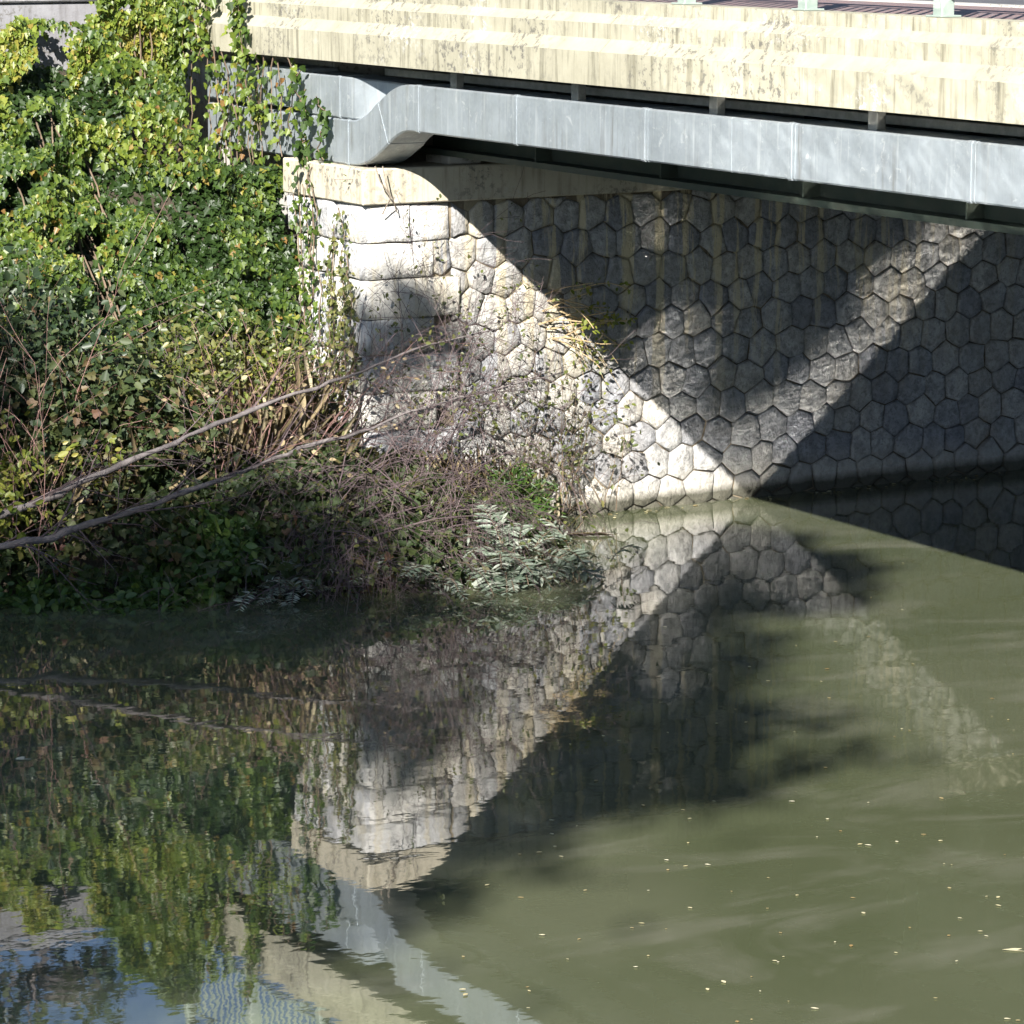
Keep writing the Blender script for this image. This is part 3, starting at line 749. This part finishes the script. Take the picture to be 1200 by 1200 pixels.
def twig_bush(name, label, base, n, L, lean, m, droop=.5, depth=2, r=.011, leaves=None, spread=.6, group=None, zmin=.15):
    t = thing(name, label, 'bush', group); mb = MB(); spots = []
    for i in range(n):
        b = np.array(base, float) + rng.normal(size=3) * [.28, .2, 0]; b[2] = max(float(bank_z(b[0], b[1])), -.02)
        d = np.array(lean, float) + rng.normal(size=3) * [spread, spread * .7, spread * .6]; d[2] = max(d[2], zmin)
        grow(mb, b, d, L * rng.uniform(.6, 1.15), r * rng.uniform(.6, 1.1), depth, spots, droop, .35, (1, 2), 4, .0018, 7)
    mb.build('stem', m, t, kind='stuff')
    if leaves:
        mm, per, size, frac = leaves; idx = rng.random(len(spots)) < frac
        foliage([s for s, k in zip(spots, idx) if k], per, size, mm, 'foliage', t, 'oval', .03)
twig_bush('twig_bush', 'leafless purple-brown bush arching over the bank before the white wall', (-.6, -1.15, 0), 36, 1.4, (.55, -.1, .58), M_twig, .75, 2, .010, (M_olive, 1, .05, .10))
twig_bush('twig_bush', 'low tangle of bare dark twigs reaching down to the water', (-.55, -1.6, 0), 28, 1.05, (.25, -.3, .35), M_twig, .85, 2, .008, (M_litter, 1, .05, .12), zmin=.05)
twig_bush('twig_bush', 'fine bare twigs spreading against the white stones by the corner', (-.1, -.45, 0), 15, 1.5, (.35, .05, .95), M_twig, .25, 2, .008, (M_olive, 2, .045, .22), .3)
twig_bush('twig_bush', 'dry pinkish twigs among the shrubs left of the corner', (-1.2, -.35, 0), 22, 1.15, (.1, -.1, .9), M_redtwig, .3, 1, .007, (M_straw, 1, .06, .25), .45)
twig_bush('twig_bush', 'sparse reddish upright stems at the far left', (-3.2, -.75, 0), 9, 1.7, (.02, 0, 1.2), M_redtwig, .05, 1, .007, (M_litter, 1, .05, .2), .16)
twig_bush('twig_bush', 'brown brushwood trailing along the waterline left of the silvery plant', (-1.45, -1.55, 0), 26, .95, (.35, -.35, .35), M_twig, .7, 2, .007, (M_litter, 1, .05, .2), zmin=.05)

# leafy climbers before the sunlit stones
def wall_vine(label, x0, x1, z1, n, dens, m):
    t = thing('wall_vine', label, 'vine', 'leafy vines before the sunlit stones'); mb = MB(); spots = []
    for i in range(n):
        x = rng.uniform(x0, x1); yb = rng.uniform(-.45, -.12)
        grow(mb, (x, yb, .1), (rng.normal(0, .25), .05, 1), z1 * rng.uniform(.55, 1.1), .006, 1, spots, -.02, .4, (0, 1), 3, .002, 8)
    mb.build('stem', M_vine, t, kind='stuff')
    sel = [s for s in spots if rng.random() < dens and s[0][1] < -.08]
    foliage(sel, 2, .055, m, 'foliage', t, 'oval', .035)
wall_vine('olive leafy vine climbing in front of the sunlit stones, left of the other', 1.15, 1.7, 1.2, 10, .38, M_olive)
wall_vine('green leafy vine before the sunlit stones nearest the shadow edge', 1.7, 2.3, .9, 9, .4, M_olive)

# dead flower stalks out of the wall
t = thing('dead_stalks', 'tan dead stalks with pale buds jutting from the wall at the shadow edge', 'plant'); mb = MB(); tips = []
for i in range(15):
    b = np.array([1.62 + rng.random() * .38, -.04, 1.98 - rng.random() * .42])
    d = np.array([.62 + rng.normal(0, .15), -.55 + rng.normal(0, .25), .22 + rng.normal(0, .32)])
    sp_ = []; grow(mb, b, d, rng.uniform(.35, .75), .008, 0, sp_, .35, .5, (0, 0), 4, .004, 6); tips += sp_[-3:]
mb.build('stem', M_tan, t, kind='stuff')
foliage(tips, 3, .05, M_yellowgreen, 'foliage', t, 'oval', .025)
t = thing('hanging_creeper', 'pale trailing creeper below the dead stalks on the sunlit stones', 'vine'); mb = MB(); tips = []
for i in range(8):
    grow(mb, (1.75 + rng.random() * .5, -.05, 1.75 - rng.random() * .3), (.25, -.25, -.5), rng.uniform(.3, .6), .004, 0, tips, .5, .4, (0, 0), 3, .002, 6)
mb.build('stem', M_tan, t, kind='stuff'); foliage(tips, 1, .05, M_yellowgreen, 'foliage', t, 'oval', .03)

# the two long bare branches
def branch(label, pix, Yd, tail, r0):
    t = thing('bare_branch', label, 'branch', 'long bare branches leaning over the bank'); mb = MB(); tw = MB()
    pts = [np.array(q, float) for q in tail] + [at(x, y, Yd + .0006 * x) for x, y in pix]
    L = len(pts); fine = []
    for i in range(L - 1):
        for k in range(4): fine.append(pts[i] + (pts[i + 1] - pts[i]) * k / 4 + rng.normal(size=3) * .007)
    fine.append(pts[-1]); n = len(fine)
    rad = [max(.006, r0 * (1 - .9 * (i / (n - 1)) ** 1.1)) * (1 + .16 * rng.normal()) for i in range(n)]
    mb.tube(fine, rad, 8).build('limb', M_bark, t, smooth=True)
    for i in range(8, n - 1, 1):
        if rng.random() < .95:
            d = fine[i] - fine[i - 1]; d /= np.linalg.norm(d)
            q = d * .8 + rnd_dirs(1)[0] * .8; grow(tw, fine[i], q, rng.uniform(.4, 1.0), max(.004, rad[i] * .33), 1, None, .15, .3, (0, 1), 3, .002, 6)
    tw.build('twig', M_twig, t, kind='stuff')
branch('upper of the two long grey bare branches crossing the left bank', [(0, 605), (70, 578), (140, 545), (205, 520), (270, 490), (370, 455), (440, 428), (500, 405), (590, 385)], -1.05, [(-6.1, -1.1, -.05), (-5.0, -1.08, .24)], .037)
branch('lower of the two long grey bare branches crossing the left bank', [(0, 641), (60, 628), (120, 610), (180, 592), (290, 551), (350, 527), (420, 507), (480, 482), (560, 462), (660, 436)], -1.4, [(-6.0, -1.4, -.10), (-5.0, -1.4, .08)], .037)

# dry grass and reeds
def grass(label, x0, x1, y0, y1, n, h, m, lean=(0, -.2), group='grass tufts on the bank'):
    t = thing('grass_tuft', label, 'grass', group)
    X = rng.uniform(x0, x1, n); Y = rng.uniform(y0, y1, n); Zb = np.maximum(bank_z(X, Y), 0)
    tp = np.stack([rng.normal(lean[0], .4, n), rng.normal(lean[1], .4, n), np.ones(n)], -1)
    nr = rnd_dirs(n) + np.array([0, -1, 0])
    obj('blades', leaf_mesh('blades', np.stack([X, Y, Zb], -1), nr, tp, h * rng.uniform(.5, 1.2, n), rng.random(n), 'blade', .1, .35), m, t, kind='stuff')
grass('straw-coloured dry grass among the shrubs left of the corner', -1.6, -.4, -.4, .4, 230, .8, M_straw)
grass('long green grass blades below the lower bare branch', -2.1, -1.7, -1.5, -1.1, 70, .45, M_fresh)
grass('dry brown grass at the foot of the white wall', .5, 1.5, -.9, -.2, 260, .4, M_straw)
grass('thin straw blades in the left thicket', -3.6, -2.2, -.5, 0, 160, .7, M_straw)

# ground cover of mixed undergrowth
n = 26000
X = rng.uniform(-7.5, 1.7, n); Y = rng.uniform(-2.4, 1.1, n); d = Y - shore(X)
P = np.stack([X, Y, 0 * X], -1)
hh = (vnoise(P, 1.7, 51) * .6 + vnoise(P, 4.2, 52) * .4)
k_ = (d > -.28) & (X < 1.45); X, Y, d, hh, P = X[k_], Y[k_], d[k_], hh[k_], P[k_]; n = len(X)
top = (.10 + .75 * np.clip(hh - .25, 0, 1)) * np.interp(X, [-7, -1.4, -.4, .6, 1.4], [1, 1, .7, .45, .15])
Z = np.maximum(bank_z(X, Y), .0) + top * rng.random(n) ** .6
obj('undergrowth', leaf_mesh('undergrowth', np.stack([X, Y, Z], -1), rnd_dirs(n) * .9 + np.array([0, -.5, .55]), rnd_dirs(n) + np.array([0, -.2, -.5]), rng.uniform(.04, .10, n),
    np.clip(.15 + vnoise(P, 2.0, 55) * .6 + rng.normal(0, .18, n), 0, 1), 'ivy'), M_litter, label='mixed low undergrowth covering the left river bank', cat='undergrowth', kind='stuff')

# ------------------------------------------------------------------ trees
def tree(name, label, trunk, crowns, leafn, size, m, group=None, r=.28):
    t = thing(name, label, 'tree', group); mb = MB(); P = []
    trunk = np.array(trunk, float); top = np.mean([c_[0] for c_ in crowns], axis=0)
    fork = trunk + (top - trunk) * np.array([.5, .5, .52])
    mb.tube([trunk + (fork - trunk) * k / 5 + (rng.normal(size=3) * .08 if 0 < k < 5 else 0) for k in range(6)], [r * (1 - .09 * k) for k in range(6)], 9)
    for c_, rad in crowns:
        c_ = np.array(c_, float); rad = np.array(rad, float)
        e = fork + (c_ - fork) * .85
        mb.tube([fork + (e - fork) * k / 5 + (rng.normal(size=3) * .12 if k else 0) for k in range(6)], [r * .5 * (1 - .16 * k) for k in range(6)], 6)
        nc = max(6, int(26 * np.prod(rad) ** (1 / 3)))
        for k in range(nc):
            q = c_ + rnd_dirs(1)[0] * rad * rng.random() ** .4
            mb.tube([e + (q - e) * s / 3 + (rng.normal(size=3) * .1 if s else 0) for s in range(4)], [.05, .035, .02, .01], 3)
            nl = int(leafn * np.prod(rad) ** (2 / 3) / nc) + 1
            P.append(q + rng.normal(size=(nl, 3)) * rad * .19)
    mb.build('trunk', M_bark, t)
    P = np.concatenate(P); n = len(P)
    obj('crown', leaf_mesh('crown', P, rnd_dirs(n), rnd_dirs(n) + np.array([0, 0, -.3]), size * rng.uniform(.6, 1.3, n), rng.random(n), 'oval'), m, t, kind='stuff')
def up_sun(x, y, h):        # the point at height h whose shadow falls on x, y of the water
    k = h / SUN[2]; return (x + SUN[0] * k, y + SUN[1] * k, h)
g_ = 'trees on the near bank behind the viewer'
tree('near_tree', 'tall broadleaf tree on the near bank, shading the middle of the water', (-24.5, -28.5, 3.3),
     [(up_sun(-4.6, -6.0, 17), (3.0, 2.6, 2.0)), (up_sun(-6.6, -8.0, 16), (2.4, 2.2, 1.7)), (up_sun(-1.5, -7.3, 16), (1.3, .8, .6)), (up_sun(-7.5, -4.0, 18), (2.6, 2.4, 2.0)), (up_sun(-2.6, -5.2, 17), (1.9, 1.2, 1.0)), (up_sun(-4.9, -9.0, 16), (.9, .6, .4))], 1400, .22, M_olive, g_)
tree('near_tree', 'tall broadleaf tree on the near bank, shading the water by the silvery plants', (-22.0, -22.6, 3.3),
     [(up_sun(-3.6, -2.4, 18), (2.4, 1.8, 1.4)), (up_sun(-1.0, -4.2, 17), (1.9, 1.0, .8)), (up_sun(-1.9, -3.0, 17.5), (1.2, .6, .4)), (up_sun(.7, -3.5, 17), (1.6, .55, .35)),
      (up_sun(2.55, -1.25, 18), (.50, .36, .22)), (up_sun(2.25, -2.0, 17.5), (.80, .50, .28)), (up_sun(2.35, -2.8, 17), (.72, .55, .3)), (up_sun(2.65, -2.15, 17.3), (.42, .45, .22)), (up_sun(2.62, -2.95, 17), (.42, .4, .25)), (up_sun(-.5, -5.3, 17), (1.4, .55, .4)), (up_sun(1.0, -2.65, 17.5), (.95, .36, .22)), (up_sun(1.6, -3.6, 17), (.9, .5, .35)),
      (up_sun(2.15, 2.0, 19.5), (.42, .35, .4)), (up_sun(-2.4, 2.5, 19), (1.4, 1.2, 1.0)), (up_sun(-4.6, 1.2, 18), (1.8, 1.5, 1.2))], 1400, .22, M_olive, g_)
tree('bank_tree', 'leafy tree behind the ivy, mirrored against the sky at lower left', (-1.9, 7.2, 3.7),
     [((-1.3, 6.2, 5.55), (.8, .7, .45)), ((-.5, 6.4, 5.75), (.8, .7, .45)), ((.2, 6.8, 5.95), (.8, .8, .5)), ((-1.7, 6.9, 6.4), (1.3, 1.0, .7))], 420, .13, M_dark, None, .14)

# ------------------------------------------------------------------ floating leaves and specks
spec = []
def floatleaf(label, p, size, ang, tint, shape, group=None):
    me = leaf_mesh('floating_leaf', np.array([[p[0], p[1], .006]]), np.array([[.05, .02, 1.0]]), np.array([[math.cos(ang), math.sin(ang), 0]]), size, np.array([tint]), shape, .05, .04)
    obj('floating_leaf', me, M_floatleaf, label=label, cat='leaf', group=group)
def water_at(x, y):
    d = FWD * F + RGT * (x - 600) - UPV * (y - 600); return CAM + d * (-CAM[2] / d[2])
floatleaf('long pale leaf floating near the right edge of the water', water_at(1174, 1114), .26, -.42, .75, 'lance')
floatleaf('single pale leaf floating on the dark water at the far left', water_at(18, 891), .16, .2, 1.0, 'oval')
for i in range(125):
    y = 610 + 590 * rng.random() ** .55
    if rng.random() < .45 and i: y = min(1195, max(612, ly + rng.normal(0, 40)))
    ly = y; x0 = np.interp(y, [610, 700, 900, 1100, 1200], [890, 800, 640, 520, 480]); x = rng.uniform(x0, 1198)
    p = water_at(x, y)
    if p[1] > -.4: continue
    floatleaf('tiny pale leaf fleck floating on the open green water', p, rng.uniform(.016, .042), rng.uniform(0, 6.28), rng.random(), 'oval', 'flecks floating on the open water')

for i in range(45):
    x = rng.uniform(1.9, 7.2); floatleaf('bit of leaf litter caught in the water along the wall foot', (x, -.03 - abs(rng.normal(0, .09)) - .05, 0), rng.uniform(.025, .07), rng.uniform(0, 6.28), rng.random() * .8, 'oval', 'litter along the wall foot')
